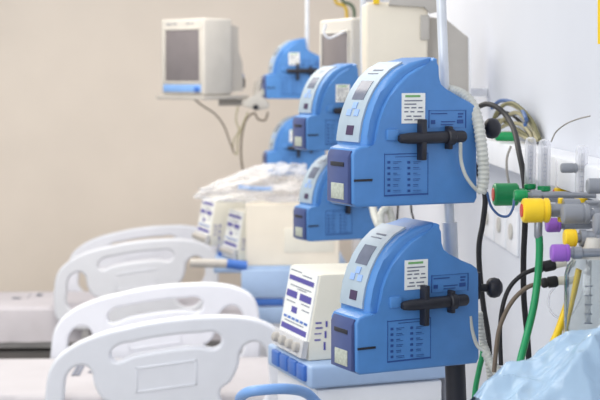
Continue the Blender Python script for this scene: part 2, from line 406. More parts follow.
    for r in range(6):
        y = 161 + r * 5.7
        for x in (387, 407): R += [(x + .4, y, x + 3, y + 2.6), (x + 6, y + .4, x + 14 - (r * 7 % 5), y + 1.1), (x + 6, y + 2.2, x + 11 + (r * 3 % 4), y + 2.7)]
    mesh_obj('printed_table', face_marks(R), M['print'], t)
    # pole clamp with screw knob on the right flank
    ur = F(477, 112)[0]
    bm = box((ur - .004, .022, .118), (ur + .022, .055, .172), .004); add_box(bm, (ur - .004, .055, .125), (ur + .010, .115, .170), .003)
    cl = mesh_obj('pole_clamp', bm, M['black'], t)
    kb = lathe([(.008, 0), (.008, .020), (.014, .021), (.019, .026), (.0205, .035), (.018, .044), (.010, .050)], (ur + .020, .036, .139), (1, -.42, .0))
    mesh_obj('clamp_knob', kb, M['black'], cl)
    return t
pump = make_pump()
pump['label'] = 'large blue syringe pump in the foreground, upper one on the nearest pole'
copy_tree(pump, 'large blue syringe pump in the foreground, lower one on the nearest pole', P(356.5, 375, 2.6))
copy_tree(pump, 'mid-distance blue syringe pump, upper of two behind the foreground pump', P(307, 150.5, 4.5))
copy_tree(pump, 'mid-distance blue syringe pump, lower of two, above the cream box', P(307.5, 241.5, 4.5))
copy_tree(pump, 'distant blue syringe pump beside the wall monitor, upper of two', P(266.5, 98.5, 6.5), math.radians(10))
copy_tree(pump, 'distant blue syringe pump under another, above the clear plastic wrap', P(267.5, 175.5, 6.5), math.radians(10))
# ================================================================= IV poles
def iv_pole(label, pt, pb, zb, h=2.15, k=1.0):
    pt, pb = Vector(pt), Vector(pb); d = (pt - pb) / (pt.z - pb.z)
    at = lambda z: pb + d * (z - pb.z)
    base = at(.1); t = thing('drip_stand', label, 'drip stand', (base.x, base.y, 0), 0, 'drip stands carrying pumps')
    q = lambda z: at(z) - Vector((base.x, base.y, 0))
    mesh_obj('upper_tube', tube([q(1.3), q(h)], .0098 * k, sides=20), M['steel'], t)
    mesh_obj('middle_tube', tube([q(zb - .02), q(1.36)], .015 * k, sides=20), M['steel'], t)
    mesh_obj('lower_sleeve', tube([q(.1), q(zb)], .0205 * k, sides=20), M['black'], t)
    bm = bmesh.new()
    for s in (-1, 1): add_tube(bm, [q(h), q(h) + Vector((s * .05, 0, -.005)), q(h) + Vector((s * .09, 0, .0)), q(h) + Vector((s * .1, 0, .03))], .004)
    mesh_obj('hook', bm, M['steel'], t)
    mesh_obj('hub', lathe([(.03, 0), (.038, .005), (.038, .05), (.025, .06)], (0, 0, .06)), M['black'], t)
    for i in range(5):
        a = 2 * math.pi * i / 5 + .3; e = Vector((math.cos(a) * .24, math.sin(a) * .24, .065))
        lg = mesh_obj('base_leg', tube([(0, 0, .085), e], .014, sides=10), M['steel'], t)
        mesh_obj('caster', lathe([(.015, 0), (.025, .003), (.025, .017), (.015, .02)], (e.x, e.y, .025), (-math.sin(a), math.cos(a), 0)), M['rubber'], lg)
    return t
iv_pole('nearest drip stand, its black sleeve below the foreground pumps', P(441.5, 10, 2.79), P(456, 390, 2.79), 1.075)
iv_pole('drip stand behind the mid-distance pumps, thin upper tube beside the white casing', P(363, 10, 4.685), P(364.5, 300, 4.685), .98)
iv_pole('farthest drip stand, pale tube rising against the beige wall', P(307, 10, 6.61), P(308, 300, 6.61), 1.0)
# ================================================================= monitors on wall arms
def make_monitor(label, loc, rz, w, h, d, arm_to, blue=True, shelf=True, back_mat='greyplastic'):
    """front at local -y; origin under the middle of the front half"""
    t = thing('patient_monitor', label, 'monitor', loc, rz)
    hw = w / 2
    mesh_obj('casing', box((-hw, -d / 2, 0), (hw, d / 2, h), .012, 3), M['lightgrey'], t)
    rear = [(d / 2 - .01, .012), (d / 2 + .085, .02), (d / 2 + .08, h * .42), (d / 2 + .055, h * .58), (d / 2 + .05, h * .90), (d / 2 - .01, h * .93)]
    bm = bmesh.new(); A = [bm.verts.new((-hw + .02, y, z)) for y, z in rear]; B = [bm.verts.new((hw - .012, y, z)) for y, z in rear]
    bm.faces.new(A); bm.faces.new(B[::-1])
    for i in range(len(rear)): bm.faces.new((A[i], B[i], B[(i + 1) % len(rear)], A[(i + 1) % len(rear)]))
    mesh_obj('rear_housing', bm, M[back_mat], t)
    mesh_obj('screen', box((-hw + .035, -d / 2 - .002, h * .17), (hw - .03, -d / 2 + .004, h * .86), .003), M['crt'], t)
    bm = bmesh.new(); x0, x1, z0, z1 = -hw + .026, hw - .021, h * .155, h * .875
    for lo, hi in [((x0, z1 - .009), (x1, z1)), ((x0, z0), (x1, z0 + .009)), ((x0, z0), (x0 + .009, z1)), ((x1 - .009, z0), (x1, z1))]:
        add_box(bm, (lo[0], -d / 2 - .005, lo[1]), (hi[0], -d / 2 + .002, hi[1]), .002)
    mesh_obj('bezel', bm, M['lightgrey'], t)
    if blue:
        kp = mesh_obj('key_strip', box((-hw + .018, -d / 2 - .004, .014), (hw - .022, -d / 2 + .003, h * .135), .003), M['skyblue'], t)
        mesh_obj('dial', lathe([(.014, 0), (.013, .012), (.009, .014)], (hw - .045, -d / 2 - .003, h * .075), (0, -1, 0)), M['royal'], kp)
        bm = bmesh.new()
        for a, b in ((-.11, -.07), (-.06, -.035), (.03, .055), (.065, .08)): add_box(bm, (a, -d / 2 - .0012, h * .925), (b, -d / 2 + .001, h * .94))
        mesh_obj('printed_name', bm, M['grey_print'], t)
    return t
def wall_arm(label, pts, r, plate, shelf=None):
    t = thing('wall_arm', label, 'monitor arm', Vector((WX, pts[-1][1], pts[-1][2])))
    o = Vector(t.location)
    mesh_obj('arm_bar', tube([Vector(p) - o for p in pts], r, n=5), M['greyplastic'], t)
    mesh_obj('wall_plate', box((-.012, -.05, -.07), (0, .05, .07), .004), M['lightgrey'], t)
    if shelf:
        (loc, rz, lo, hi) = shelf; s = mesh_obj('shelf', box(lo, hi, .004), M['greyplastic'], t); s.location = Vector(loc) - o; s.rotation_euler = (0, 0, rz)
    return t
# far monitor on its shelf
MC = P(197, 96, 6.78); RZ = math.radians(-45)
mon = make_monitor('grey patient monitor with blue key strip on shelf before beige wall', (MC.x - .005, MC.y + .14, MC.z + .004), RZ, .305, .365, .19, None)
zs = MC.z
wall_arm('grey monitor arm with shelf under the distant monitor', [(MC.x + .10, MC.y + .22, zs - .035), (MC.x + .27, MC.y + .24, zs - .02), (.16, MC.y + .28, zs + .10), (WX, MC.y + .33, zs + .12)], .018, None,
         ((MC.x, MC.y + .14, zs), RZ, (-.18, -.11, -.018), (.16, .19, .002)))
b = P(253, 103, 6.95)
t = thing('swivel_joint', 'angular grey joint block at the right end of monitor shelf', 'arm joint', (b.x, b.y - .02, b.z))
mesh_obj('joint_block', add_prism(bmesh.new(), [(-.055, -.01), (.02, -.035), (.075, -.025), (.08, .0), (.05, .02), (.07, .07), (.055, .075), (.0, .03), (-.05, .015)], -.03, .03, .006, 2), M['lightgrey'], t)
mesh_obj('screw', lathe([(.014, 0), (.014, .018), (.008, .02)], (.012, -.03, -.02), (0, -1, 0)), M['black'], t)
b = P(241.5, 78, 6.98)
t = thing('cable_plug', 'dark blue and black plug cluster behind the distant monitor', 'plug', b)
mesh_obj('plug_body', lathe([(.012, -.05), (.018, -.045), (.018, -.005), (.012, 0)], (0, 0, 0), (0, .2, 1)), M['rubber'], t)
mesh_obj('plug_cap', lathe([(.012, 0), (.016, .003), (.014, .045), (.008, .05)], (.0, 0, .0), (-.3, .2, 1)), M['royal'], t)
def cable(name, label, cat, pts, r, m, group=None, **k):
    pts = [Vector(p) for p in pts]; o = pts[0].copy()
    ob = mesh_obj(name, tube([p - o for p in pts], r, **k), M[m], None, loc=o); return tag(ob, label, cat, group)
cable('monitor_cable', 'thin brown cable hanging from shelf, left of the three', 'cable', [P(194, 99, 6.86), P(203, 106, 6.86), P(215, 114, 6.87), P(224, 126, 6.88), P(230, 142, 6.88), P(234, 153, 6.88)], .004, 'browncable')
cable('monitor_cable', 'brown cable looping under the arm joint down to plastic wrap', 'cable', [P(268, 112, 6.85), P(265, 120, 6.85), P(258, 119, 6.85), P(254, 113, 6.85), P(246, 120, 6.86), P(242, 135, 6.86), P(241, 155, 6.86), P(243, 171, 6.86)], .005, 'browncable')
cable('monitor_cable', 'doubled tan cable between the two brown cables under monitor', 'cable', [P(238, 106, 6.9), P(236, 120, 6.9), P(239, 130, 6.9), P(234, 140, 6.9), P(233, 150, 6.9), P(237, 154, 6.9), P(238, 140, 6.9), P(243, 124, 6.9), P(248, 112, 6.9)], .004, 'tan')
# mid monitor, seen nearly edge-on
mm = P(334, 120, 4.98)
mon2 = make_monitor('white-framed monitor above the mid-distance pumps, screen turned left', (mm.x + .075, mm.y + .06, mm.z), math.radians(-70), .29, .355, .15, None, False, True, 'lightgrey')
wall_arm('wall arm holding the white-framed monitor behind pumps', [(mm.x + .10, mm.y + .07, mm.z - .012), (mm.x + .25, mm.y + .11, mm.z - .03), (WX, mm.y + .2, mm.z - .03)], .015, None,
         ((mm.x + .075, mm.y + .06, mm.z), math.radians(-70), (-.1, -.06, -.016), (.1, .1, -.001)))
cable('monitor_cable', 'white cable looped over the top corner of edge-on monitor', 'cable', [P(326, 24, 4.86), P(324, 33, 4.86), P(329, 38, 4.86), P(337, 35, 4.87), P(346, 31, 4.92), P(357, 31, 4.95), P(364, 29, 5.0)], .0045, 'whiteplastic')
# near white casing with sloping grey rear
B0 = P(366, 104, 4.15); th = math.radians(20)
t = thing('equipment_casing', 'tall blank white casing with sloping grey rear behind nearest pole', 'equipment case', B0, 0)
Wf = P(428, 60, 4.15).x - B0.x; Ht = P(366, 2, 4.15).z - B0.z
mesh_obj('front_shell', box((0, 0, 0), (Wf, .16, Ht), .01, 3), M['cream'], t)
q = lambda px, py: (P(px, py, 4.19).x - B0.x, P(px, py, 4.19).z - B0.z)
mesh_obj('rear_shell', add_prism(bmesh.new(), [q(424, 104), q(424, 16), q(446, 19), q(468, 37), q(469.5, 104)], .04, .15, .004, 2), M['greyplastic'], t)
mesh_obj('edge_trim', add_prism(bmesh.new(), [q(469, 104), q(468, 37), q(469.5, 38.5), q(471, 104)], .035, .155, .0015, 2), M['whiteplastic'], t)
q2 = lambda px, py: (P(px, py, 4.15).x - B0.x, P(px, py, 4.15).z - B0.z)
tp = mesh_obj('top_bracket', add_prism(bmesh.new(), [q2(388, 5.5), q2(424, 6.5), q2(429, 14), q2(437, 12), q2(437, -3), q2(390, -3)], -.012, .0, .002, 2), M['greyplastic'], t)
mesh_obj('bracket_clip', box((q2(420, 40)[0], -.006, q2(420, 40)[1]), (q2(429, 40)[0], .002, q2(420, 15)[1]), .003), M['greyplastic'], t)
mesh_obj('yellow_tab', box((q2(373, 3)[0], -.012, q2(373, 4)[1]), (q2(379, 3)[0], .0, q2(373, -4)[1]), .001), M['yellow'], t)
mesh_obj('wall_mount', box((.24, .12, .02), (WX - B0.x, .15, .045), .004), M['whiteplastic'], t)
# hoses at the top of the picture
cable('gas_hose', 'mustard yellow hose hanging at the top against the beige wall', 'hose', [P(333, -14, 6.9), P(336, 2, 6.9), P(342, 5, 6.9), P(346, 9, 6.9), P(347, 22, 6.9), P(347, 60, 6.9)], .0085, 'mustard')
cable('gas_hose', 'dark green hose hanging beside the mustard yellow one', 'hose', [P(341, -14, 6.85), P(343, 1, 6.85), P(350, 4, 6.85), P(354, 10, 6.85), P(354, 24, 6.85), P(353, 60, 6.85)], .0085, 'darkgreen')
cable('gas_hose', 'straight bright yellow hose at the left edge of white casing', 'hose', [P(362, -14, 4.8), P(362.5, 5, 4.8), P(362.5, 17, 4.8), P(363, 50, 4.8)], .006, 'yellow')
cable('gas_hose', 'yellow hose end hanging at the upper right picture edge', 'hose', [P(606, -60, 2.83), P(602, -45, 2.66), P(600, -25, 2.6), P(599.5, 10, 2.6), P(599.5, 44, 2.6)], .0035, 'yellow')
# ================================================================= ventilators
VTH = math.radians(18); VD = .21
OV = P(309.5, 361, 3.45)
VN = Vector((math.sin(VTH), -math.cos(VTH), 0)); VU = Vector((math.cos(VTH), math.sin(VTH), 0))
def G(px, py): p = on_plane(px - 2.5, py, OV, VN) - OV; return (p.dot(VU), p.z)
def make_vent():
    t = thing('ventilator', 'x', 'ventilator', OV, VTH, 'ventilators with violet-printed panels')
    a, bq = G(311, 344), G(323, 275.5)
    prof = [(0, 0), (a[0], a[1]), (bq[0], bq[1]), (bq[0] + .01, bq[1] + .002), (.26, bq[1] - .004), (.29, bq[1] - .03), (.29, 0)]
    mesh_obj('casing', add_prism(bmesh.new(), prof, 0, VD, .004, 2), M['ivory'], t)
    e = Vector((bq[0] - a[0], 0, bq[1] - a[1])); L = e.length; e.normalize(); n = Vector((-e.z, 0, e.x))
    A = Vector((a[0], 0, a[1]))
    def patch(bm, s0, s1, y0, y1, d0, d1):      # s along the slope (0 bottom - 1 top), y across
        vs = []
        for d in (d0, d1):
            for s, y in ((s0, y0), (s1, y0), (s1, y1), (s0, y1)):
                p = A + e * (s * L) + n * d; vs.append(bm.verts.new((p.x, y * VD, p.z)))
        for f in ((0, 1, 2, 3), (7, 6, 5, 4), (0, 4, 5, 1), (1, 5, 6, 2), (2, 6, 7, 3), (3, 7, 4, 0)): bm.faces.new([vs[i] for i in f])
        return bm
    fp = mesh_obj('front_panel', patch(bmesh.new(), .03, .99, .03, .97, -.003, .004), M['paper'], t)
    bm = bmesh.new()   # y: 1 = far (left in the picture), 0 = near
    for s0, s1, y0, y1 in ((.80, .87, .10, .93), (.55, .65, .58, .93), (.55, .65, .10, .48), (.34, .43, .50, .68), (.07, .15, .08, .93)): patch(bm, s0, s1, y0, y1, .0035, .0048)
    mesh_obj('violet_bar', bm, M['purple_print'], fp)
    bm = bmesh.new()
    for k in range(6): patch(bm, .235, .27, .1 + k * .14, .2 + k * .14, .0035, .005)
    mesh_obj('key_row', bm, M['royal'], fp)
    bm = bmesh.new()
    for s, y0, y1 in ((.94, .55, .92), (.91, .2, .5), (.72, .15, .85), (.69, .3, .6), (.50, .12, .4), (.48, .6, .9), (.42, .1, .35), (.19, .2, .85)): patch(bm, s, s + .014, y0, y1, .0035, .0046)
    mesh_obj('printed_text', bm, M['grey_print'], fp)
    bm = bmesh.new(); patch(bm, -.22, .03, .0, 1.0, .0, .014)
    dm = mesh_obj('dial_shelf', bm, M['milky'], t)
    for k in range(4):
        c = A + e * (-.09 * L) + n * .014; y = (.14 + .24 * k) * VD
        mesh_obj('dial', lathe([(.013, 0), (.012, .012), (.008, .015)], (c.x, y, c.z), n), M['greyplastic'], dm)
    R = bmesh.new()
    for px0, py0, px1, py1 in ((318, 322, 324, 324), (318, 327, 325, 329), (317, 333, 324, 334.5), (317, 339, 323, 341), (328, 321, 330, 327), (327, 331, 329, 338), (326, 342, 328, 350)):
        g0, g1 = G(px0, py1), G(px1, py0); add_box(R, (g0[0], -.001, g0[1]), (g1[0], .0005, g1[1]))
    mesh_obj('side_print', R, M['purple_print'], t)
    return t
v1 = make_vent(); v1['label'] = 'ivory ventilator with violet-barred panel, nearest, beside the lower foreground pump'
# nearest cart
cz = OV.z
VC = thing('ventilator_cart', 'pale blue cart under the nearest ventilator', 'cart', (OV.x, OV.y, 0), VTH)
mesh_obj('top_tray', box((-.02, -.06, cz - .058), (.36, VD + .05, cz - .001), .008, 3), M['paleblue'], VC)
bm = bmesh.new()
for k in range(4): add_box(bm, (-.030, -.035 + k * .062, cz - .044), (-.016, .018 + k * .062, cz - .004), .005)
mesh_obj('end_grip', bm, M['royal'], VC)
dw = mesh_obj('drawer', box((.0, -.05, cz - .22), (.34, VD + .03, cz - .063), .006), M['whiteplastic'], VC)
mesh_obj('drawer_handle', tube([(.09, -.05, cz - .13), (.09, -.075, cz - .13), (.25, -.075, cz - .13), (.25, -.05, cz - .13)], .006, n=4), M['lightgrey'], dw)
mesh_obj('column', box((.1, .02, .14), (.24, VD - .02, cz - .215), .01), M['lightgrey'], VC)
mesh_obj('base', box((-.03, -.08, .08), (.37, VD + .08, .145), .015), M['paleblue'], VC)
for x in (.02, .32):
    for y in (-.04, VD + .04): mesh_obj('caster', lathe([(.025, 0), (.04, .004), (.04, .026), (.025, .03)], (x, y - .015, .04), (0, 1, 0)), M['rubber'], VC)
w2l = lambda p: Matrix.Rotation(-VTH, 3, 'Z') @ (p - Vector((OV.x, OV.y, 0)))
mesh_obj('push_handle', tube([w2l(p) for p in [P(318, 404, 3.32), P(306, 393, 3.28), P(288, 389, 3.22), P(262, 390, 3.2), P(246, 393, 3.22), P(240, 401, 3.3), P(250, 412, 3.45), P(300, 410, 3.55)]], .0125, n=8, sides=14), M['skyblue'], VC)
# mid cart with two ventilators, a cream box and clear wrap
CT = .845
MCX = thing('ventilator_cart', 'pale blue cart between the beds carrying the cream box and ventilators', 'cart', (.16, 6.28, 0))
mesh_obj('top_tray', box((-.275, -.30, CT - .03), (.30, .38, CT), .008, 3), M['paleblue'], MCX)
mesh_obj('riser', box((-.262, .03, CT), (-.0, .345, CT + .034), .006), M['royal'], MCX)
cab = mesh_obj('cabinet', box((-.15, -.36, .42), (.30, .02, CT - .032), .008), M['whiteplastic'], MCX)
mesh_obj('front_band', box((-.158, -.372, CT - .125), (.105, -.35, CT - .008), .004), M['paleblue'], cab)
mesh_obj('blue_strip', box((-.158, -.372, CT - .16), (.02, -.352, CT - .130), .003), M['royal'], cab)
mesh_obj('drawer', box((-.10, -.372, CT - .235), (.2, -.35, CT - .165), .004), M['paleblue'], cab)
mesh_obj('column', box((-.06, -.28, .14), (.1, -.05, .425), .01), M['lightgrey'], MCX)
mesh_obj('base', box((-.27, -.34, .08), (.28, .03, .145), .015), M['paleblue'], MCX)
for x in (-.22, .22):
    for y in (-.29, -.02): mesh_obj('caster', lathe([(.025, 0), (.04, .004), (.04, .026), (.025, .03)], (x, y - .015, .04), (0, 1, 0)), M['rubber'], MCX)
hb = P(244, 265, 6.0); ho = Vector((.16, 6.28, 0))
hp = mesh_obj('push_handle', tube([P(190, 263, 5.93) - ho, P(230, 263.5, 5.93) - ho], .0185, sides=16), M['greyplastic'], MCX)
mesh_obj('handle_joint', tube([P(227, 263.5, 5.93) - ho, P(247, 266, 5.93) - ho], .020, sides=16), M['royal'], hp)
v2l = P(238.5, 259, 6.17); copy_tree(v1, 'ivory ventilator with small violet-barred panel, touching the cream box', (v2l.x, 6.15, CT), VTH)
v3l = P(215, 248, 6.38); copy_tree(v1, 'farthest ventilator, small violet-barred panel left of another', (v3l.x - .02, 6.42, CT + .034), VTH)
cb0 = P(246, 257, 5.99)
t = thing('equipment_box', 'big cream box below the clear wrap, on the pale blue cart', 'box', (cb0.x, 5.985, CT), 0)
cq = lambda px, py: (P(px, py, 5.985).x - cb0.x, P(px, py, 5.985).z - CT)
x1 = cq(340, 0)[0]; zt1 = .262
mesh_obj('casing', add_prism(bmesh.new(), [(0, 0), (0, zt1 - .008), (.012, zt1), (x1 - .012, zt1), (x1, zt1 - .008), (x1, 0)], 0, .13, .006, 3), M['cream'], t)
g = cq(284, 228); g2 = cq(334, 252)
mesh_obj('label_plate', box((g[0], -.004, g2[1]), (g2[0], .002, g[1]), .003), M['ivory'], t)
from mathutils import noise
def crumple(name, label, cat, o, sx, sy, sz, seed, m, nu=46, nv=16, amp=.16):
    """crumpled hollow film: a low heap folded by sharp random creases"""
    off = Vector((seed * 3.1, seed * 1.7, seed * 5.3)); bm = bmesh.new(); rows = []
    rid = lambda p: 1 - 2 * abs(noise.noise(p))
    for j in range(nv + 1):
        v = math.pi * (j / nv - .5); row = []
        for i in range(nu):
            u = 2 * math.pi * i / nu
            d = Vector((math.cos(v) * math.cos(u), math.cos(v) * math.sin(u), math.sin(v)))
            h = .6 * rid(d * 1.3 + off) + .3 * rid(d * 2.9 + off) + .07 * rid(d * 7 - off)
            q = d * (1 + amp * (h - .35))
            z = (q.z * sz + sz * .55) * (1 + .35 * q.x)
            row.append(bm.verts.new((q.x * sx, q.y * sy, max(0, z))))
        rows.append(row)
    for a, b in zip(rows, rows[1:]):
        for i in range(nu): bm.faces.new((a[i], a[(i + 1) % nu], b[(i + 1) % nu], b[i]))
    bmesh.ops.remove_doubles(bm, verts=bm.verts[:], dist=1e-5)
    return tag(mesh_obj(name, bm, m, None, loc=o), label, cat)
wr = crumple('plastic_wrap', 'crumpled clear plastic wrap lying on cream box and ventilators', 'plastic wrap', (P(258, 195, 6.2).x, 6.17, CT + zt1 + .003), .24, .19, .085, 4, M['film'], nu=120, nv=50, amp=.5)
tag(mesh_obj('film_roll', tube([(0, 0, .02), (.06, .01, .012), (.15, .0, .01)], .010, sides=10), M['skyblue'], None, loc=(P(238, 190, 6.1).x, 6.12, CT + zt1 + .045)), 'pale blue rolled strip inside the clear plastic wrap', 'film strip')
# ================================================================= cables and hoses of the near bed place
cable('corrugated_hose', 'white corrugated hose arching from pole over upper foreground pump', 'hose',
      [P(434, 88, 2.83), P(448, 90, 2.80), P(462, 95, 2.76), P(472, 105, 2.73), P(478, 122, 2.71), P(481.5, 146, 2.70), P(483.5, 168, 2.70), P(483, 184, 2.70), P(480, 193, 2.70)], .0118, 'hose', ribs=34, depth=.16, sides=14)
cable('thin_tube', 'thin white tube curling beside the right edge of upper pump', 'tube', [P(480, 193, 2.70), P(472, 185, 2.69), P(465, 174, 2.685), P(461, 160, 2.685), P(460.5, 143, 2.67)], .0035, 'hose')
cable('corrugated_hose', 'short white corrugated hose end below the lower foreground pump knob', 'hose', [P(485, 352, 2.70), P(490, 361, 2.69), P(497, 371, 2.67), P(504, 381, 2.65), P(510, 392, 2.64)], .0095, 'hose', ribs=12, depth=.2, r_end=.0125)
cable('thin_tube', 'thin white tube hanging at the right edge of lower pump', 'tube', [P(470, 316, 2.71), P(472, 330, 2.71), P(477, 345, 2.71), P(483, 350, 2.70), P(490, 355, 2.69)], .0038, 'hose')
cable('corrugated_hose', 'pale corrugated hose hanging behind lower pump beside the black cable', 'hose', [P(479, 312, 2.95), P(481, 330, 2.95), P(484, 345, 2.95), P(488, 358, 2.93), P(493, 400, 2.93)], .0085, 'hose', ribs=26, depth=.2)
cable('thin_cable', 'thin dark cable crossing the gap between pumps, left one', 'cable', [P(402, 110, 4.22), P(400, 140, 4.2), P(398, 206, 4.1), P(397, 228, 4.1), P(399, 300, 4.1), P(400, 380, 4.1)], .003, 'rubber', 'thin cables between the foreground pumps')
cable('thin_cable', 'thin dark cable crossing the gap between pumps, right one', 'cable', [P(406, 110, 4.22), P(407, 140, 4.2), P(411, 206, 4.1), P(414, 226, 4.1), P(417, 300, 4.1), P(418, 380, 4.1)], .003, 'rubber', 'thin cables between the foreground pumps')
cable('corrugated_hose', 'white hose curling in the gap behind the foreground pumps', 'hose', [P(366.5, 178, 4.67), P(372, 192, 4.5), P(373, 208, 4.25), P(378, 224, 4.12), P(385, 232, 4.12), P(392, 222, 4.14), P(388, 209, 4.14), P(381, 214, 4.12), P(382, 230, 4.1), P(386, 250, 4.1), P(386, 300, 4.1)], .012, 'hose', ribs=60, depth=.15)
cable('power_cable', 'long black cable hanging down behind the right edge of pumps', 'cable', [P(462, 140, 3.1), P(478, 172, 3.1), P(485, 196, 3.1), P(483, 222, 3.1), P(479, 246, 3.1), P(480, 275, 3.1), P(484, 310, 3.1), P(489, 345, 3.1), P(491, 420, 3.1)], .0062, 'rubber')
cable('power_cable', 'thick black cable arching from wall rail and down behind the green hose', 'cable', [P(478, 107, 3.35), P(487, 104, 3.3), P(498, 108, 3.25), P(508, 118, 3.2), P(515, 133, 3.1), P(519, 152, 3.0), P(523, 172, 2.95), P(525.5, 195, 2.92), P(525, 225, 2.92), P(523.5, 260, 2.92), P(524, 300, 2.92), P(528, 345, 2.92), P(531, 410, 2.92)], .0062, 'rubber')
# coiled cables lying on the wall rail
arcs = [((489, 136), (497, 112), (512, 103), (530, 118), (546, 139), 'olive', 'olive'), ((488, 133), (502, 106), (518, 108), (534, 125), (541, 140), 'tan', 'khaki'),
        ((490, 138), (505, 118), (518, 113), (532, 128), (537, 140), 'tan', 'khaki'), ((489, 139), (506, 125), (520, 124), (530, 133), (532, 141), 'tan', 'khaki'),
        ((492, 108), (500, 101), (512, 102), (522, 110), (526, 119), 'bluecable', 'blue'), ((505, 117), (515, 114), (522, 113), (527, 118), (525, 125), 'bluecable', 'blue'),
        ((490, 128), (500, 120), (515, 128), (528, 136), (540, 141), 'olive', 'olive'), ((493, 141), (505, 133), (518, 134), (526, 138), (531, 142), 'tan', 'khaki'),
        ((491, 122), (503, 112), (516, 118), (528, 130), (534, 141), 'rubber', 'black')]
names = ['outermost olive cable of the coil on the wall rail', 'uppermost khaki cable of the coil on the wall rail', 'khaki cable just below the uppermost one in rail coil', 'khaki cable at mid height in the rail coil',
         'blue cable looping highest above the rail coil', 'short blue cable bow in front of the rail coil', 'olive cable crossing the middle of the rail coil', 'lowest khaki cable of coil, lying flat on the rail', 'thin black cable through the rail coil']
for k, (a, b, c, d, e, m, nm) in enumerate(arcs):
    pts = [P(x, y, Y + k * .012) for (x, y), Y in zip((a, b, c, d, e), (3.78, 3.72, 3.62, 3.52, 3.45))]
    pts = [Vector((min(p.x, .735), p.y, max(p.z, 1.489))) for p in pts]
    cable('coiled_cable', names[k], 'cable', pts, .005 if m != 'rubber' else .004, m, 'cables coiled on the wall rail')
gp = P(503, 139, 3.6); tag(mesh_obj('cable_connector', lathe([(.008, 0), (.012, .004), (.012, .05), (.007, .056)], (0, 0, 0), (1, -.3, 0)), M['green'], None, loc=(gp.x - .02, gp.y, 1.496)), 'small green connector under the coiled cables', 'connector')
cable('grey_wire', 'thin grey wire bowing up the white wall at right', 'wire', [P(551, 142, 3.0), P(556, 132, 3.0), P(566, 124, 2.95), P(578, 119, 2.9), P(590, 116, 2.85)], .0016, 'greycable')
cable('grey_wire', 'thin grey wire hanging below the coiled cables by the wall', 'wire', [P(511, 146, 3.4), P(507, 158, 3.4), P(507, 172, 3.4), P(509, 184, 3.4)], .003, 'greycable')
cable('thin_tube', 'thin dark teal tube looping under the green knob', 'tube', [P(487, 192, 2.72), P(491, 206, 2.72), P(499, 215, 2.72), P(508, 216, 2.72), P(513, 208, 2.72), P(514, 199, 2.74)], .0025, 'bluecable')
# ================================================================= gas outlets: flowmeters, regulators, jar
def flowmeter(label, px, ytop, ybot, Y, r, knob=None, knobmat='green'):
    """clear upright flow tube on a chrome valve that reaches back to the wall"""
    b = P(px, ybot, Y); h = P(px, ytop, Y).z - b.z
    t = thing('flowmeter', label, 'flowmeter', b, 0, 'clear flowmeters on the gas outlets')
    ft = mesh_obj('flow_tube', lathe([(r * .8, .008), (r, .012), (r, h - .012), (r * .85, h - .004), (r * .4, h)], sides=24), M['clear'], t)
    mesh_obj('inner_tube', lathe([(r * .45, .01), (r * .5, .012), (r * .55, h - .02), (r * .4, h - .016)], sides=16), M['milky'], ft)
    bm = bmesh.new()
    for k in range(7): add_box(bm, (-r * .3, -r * .6, .022 + k * (h - .045) / 7), (r * .25, -r * .52, .0235 + k * (h - .045) / 7))
    mesh_obj('scale_mark', bm, M['grey_print'], ft)
    mesh_obj('base_ring', lathe([(r * .9, 0), (r * 1.06, .002), (r * 1.06, .009), (r * .9, .011)]), M[knobmat], t)
    bm = lathe([(r * .95, -.026), (r * .95, -.001)]); add_lathe(bm, [(.009, 0), (.009, WX - b.x)], (0, 0, -.014), (1, 0, 0))
    mesh_obj('valve_body', bm, M['chrome'], t)
    if knob:
        a, c = P(knob[0], knob[2], Y), P(knob[1], knob[2], Y); L = c.x - a.x; R = knob[3] * Y / FPX; o = Vector((a.x - b.x, 0, a.z - b.z))
        prof = [(R * .86, 0), (R, .003)]
        prof += [(R, L - .003), (R * .86, L)]
        kb = mesh_obj('knob', lathe(prof, o, (1, 0, 0), 28), M[knobmat], t)
        mesh_obj('knob_cap', cyl(R * .6, .003, o - Vector((.002, 0, 0)), (1, 0, 0), .001), M['red'], kb)
        mesh_obj('knob_neck', lathe([(R * .62, 0), (R * .62, max(.01, -o.x - L))], o + Vector((L, 0, -.002)), (1, 0, 0)), M[knobmat], kb)
    return t
flowmeter('clear flowmeter with big green knob, left of the tall pair', 530, 137, 189, 2.86, .0115, (493.5, 518, 194.5, 11.5))
flowmeter('clear flowmeter right of the tall pair, above the yellow knob', 544, 139, 191, 2.84, .0125)
flowmeter('clear flowmeter farthest right beside the picture edge', 581, 145, 203, 2.72, .0120, None, 'yellow')
flowmeter('short clear flowmeter between the tall pair and rightmost one', 560, 158, 193, 2.95, .0100, (554, 565, 192.5, 5), 'yellow')
def regulator(label, px0, px1, py, r, Y, m, body, name='gas_regulator', cap=False):
    """coloured hand knob in front of a stepped grey body that reaches to the wall"""
    a, c = P(px0, py, Y), P(px1, py, Y); L = c.x - a.x; R = r * Y / FPX
    t = thing(name, label, 'gas regulator', a)
    kn = lathe([(R * .8, 0), (R * .96, .002), (R, .006), (R, L * .72), (R * .93, L * .74), (R * .93, L * .82), (R, L * .84), (R, L - .002), (R * .9, L)], (0, 0, 0), (1, 0, 0), 28)
    kn = mesh_obj('knob', kn, M[m], t)
    if cap: mesh_obj('knob_cap', cyl(R * .55, .003, (-.002, 0, 0), (1, 0, 0), .001), M['red'], kn)
    prof = [(R * .55, L - .001), (R * .55, L + .006)]
    for w, f in body: prof += [(R * f, prof[-1][1] + .001), (R * f, prof[-1][1] + w)]
    prof += [(R * .5, prof[-1][1] + .002), (R * .5, WX - a.x)]
    mesh_obj('valve_body', lathe(prof, (0, 0, 0), (1, 0, 0), 28), M['chrome'], t)
    return t
rg = regulator('gas regulator with big yellow knob above the green hose', 522, 549, 210.5, 12.5, 2.52, 'yellow', [(.018, .55), (.03, .95), (.012, .6), (.04, .8)], cap=True)
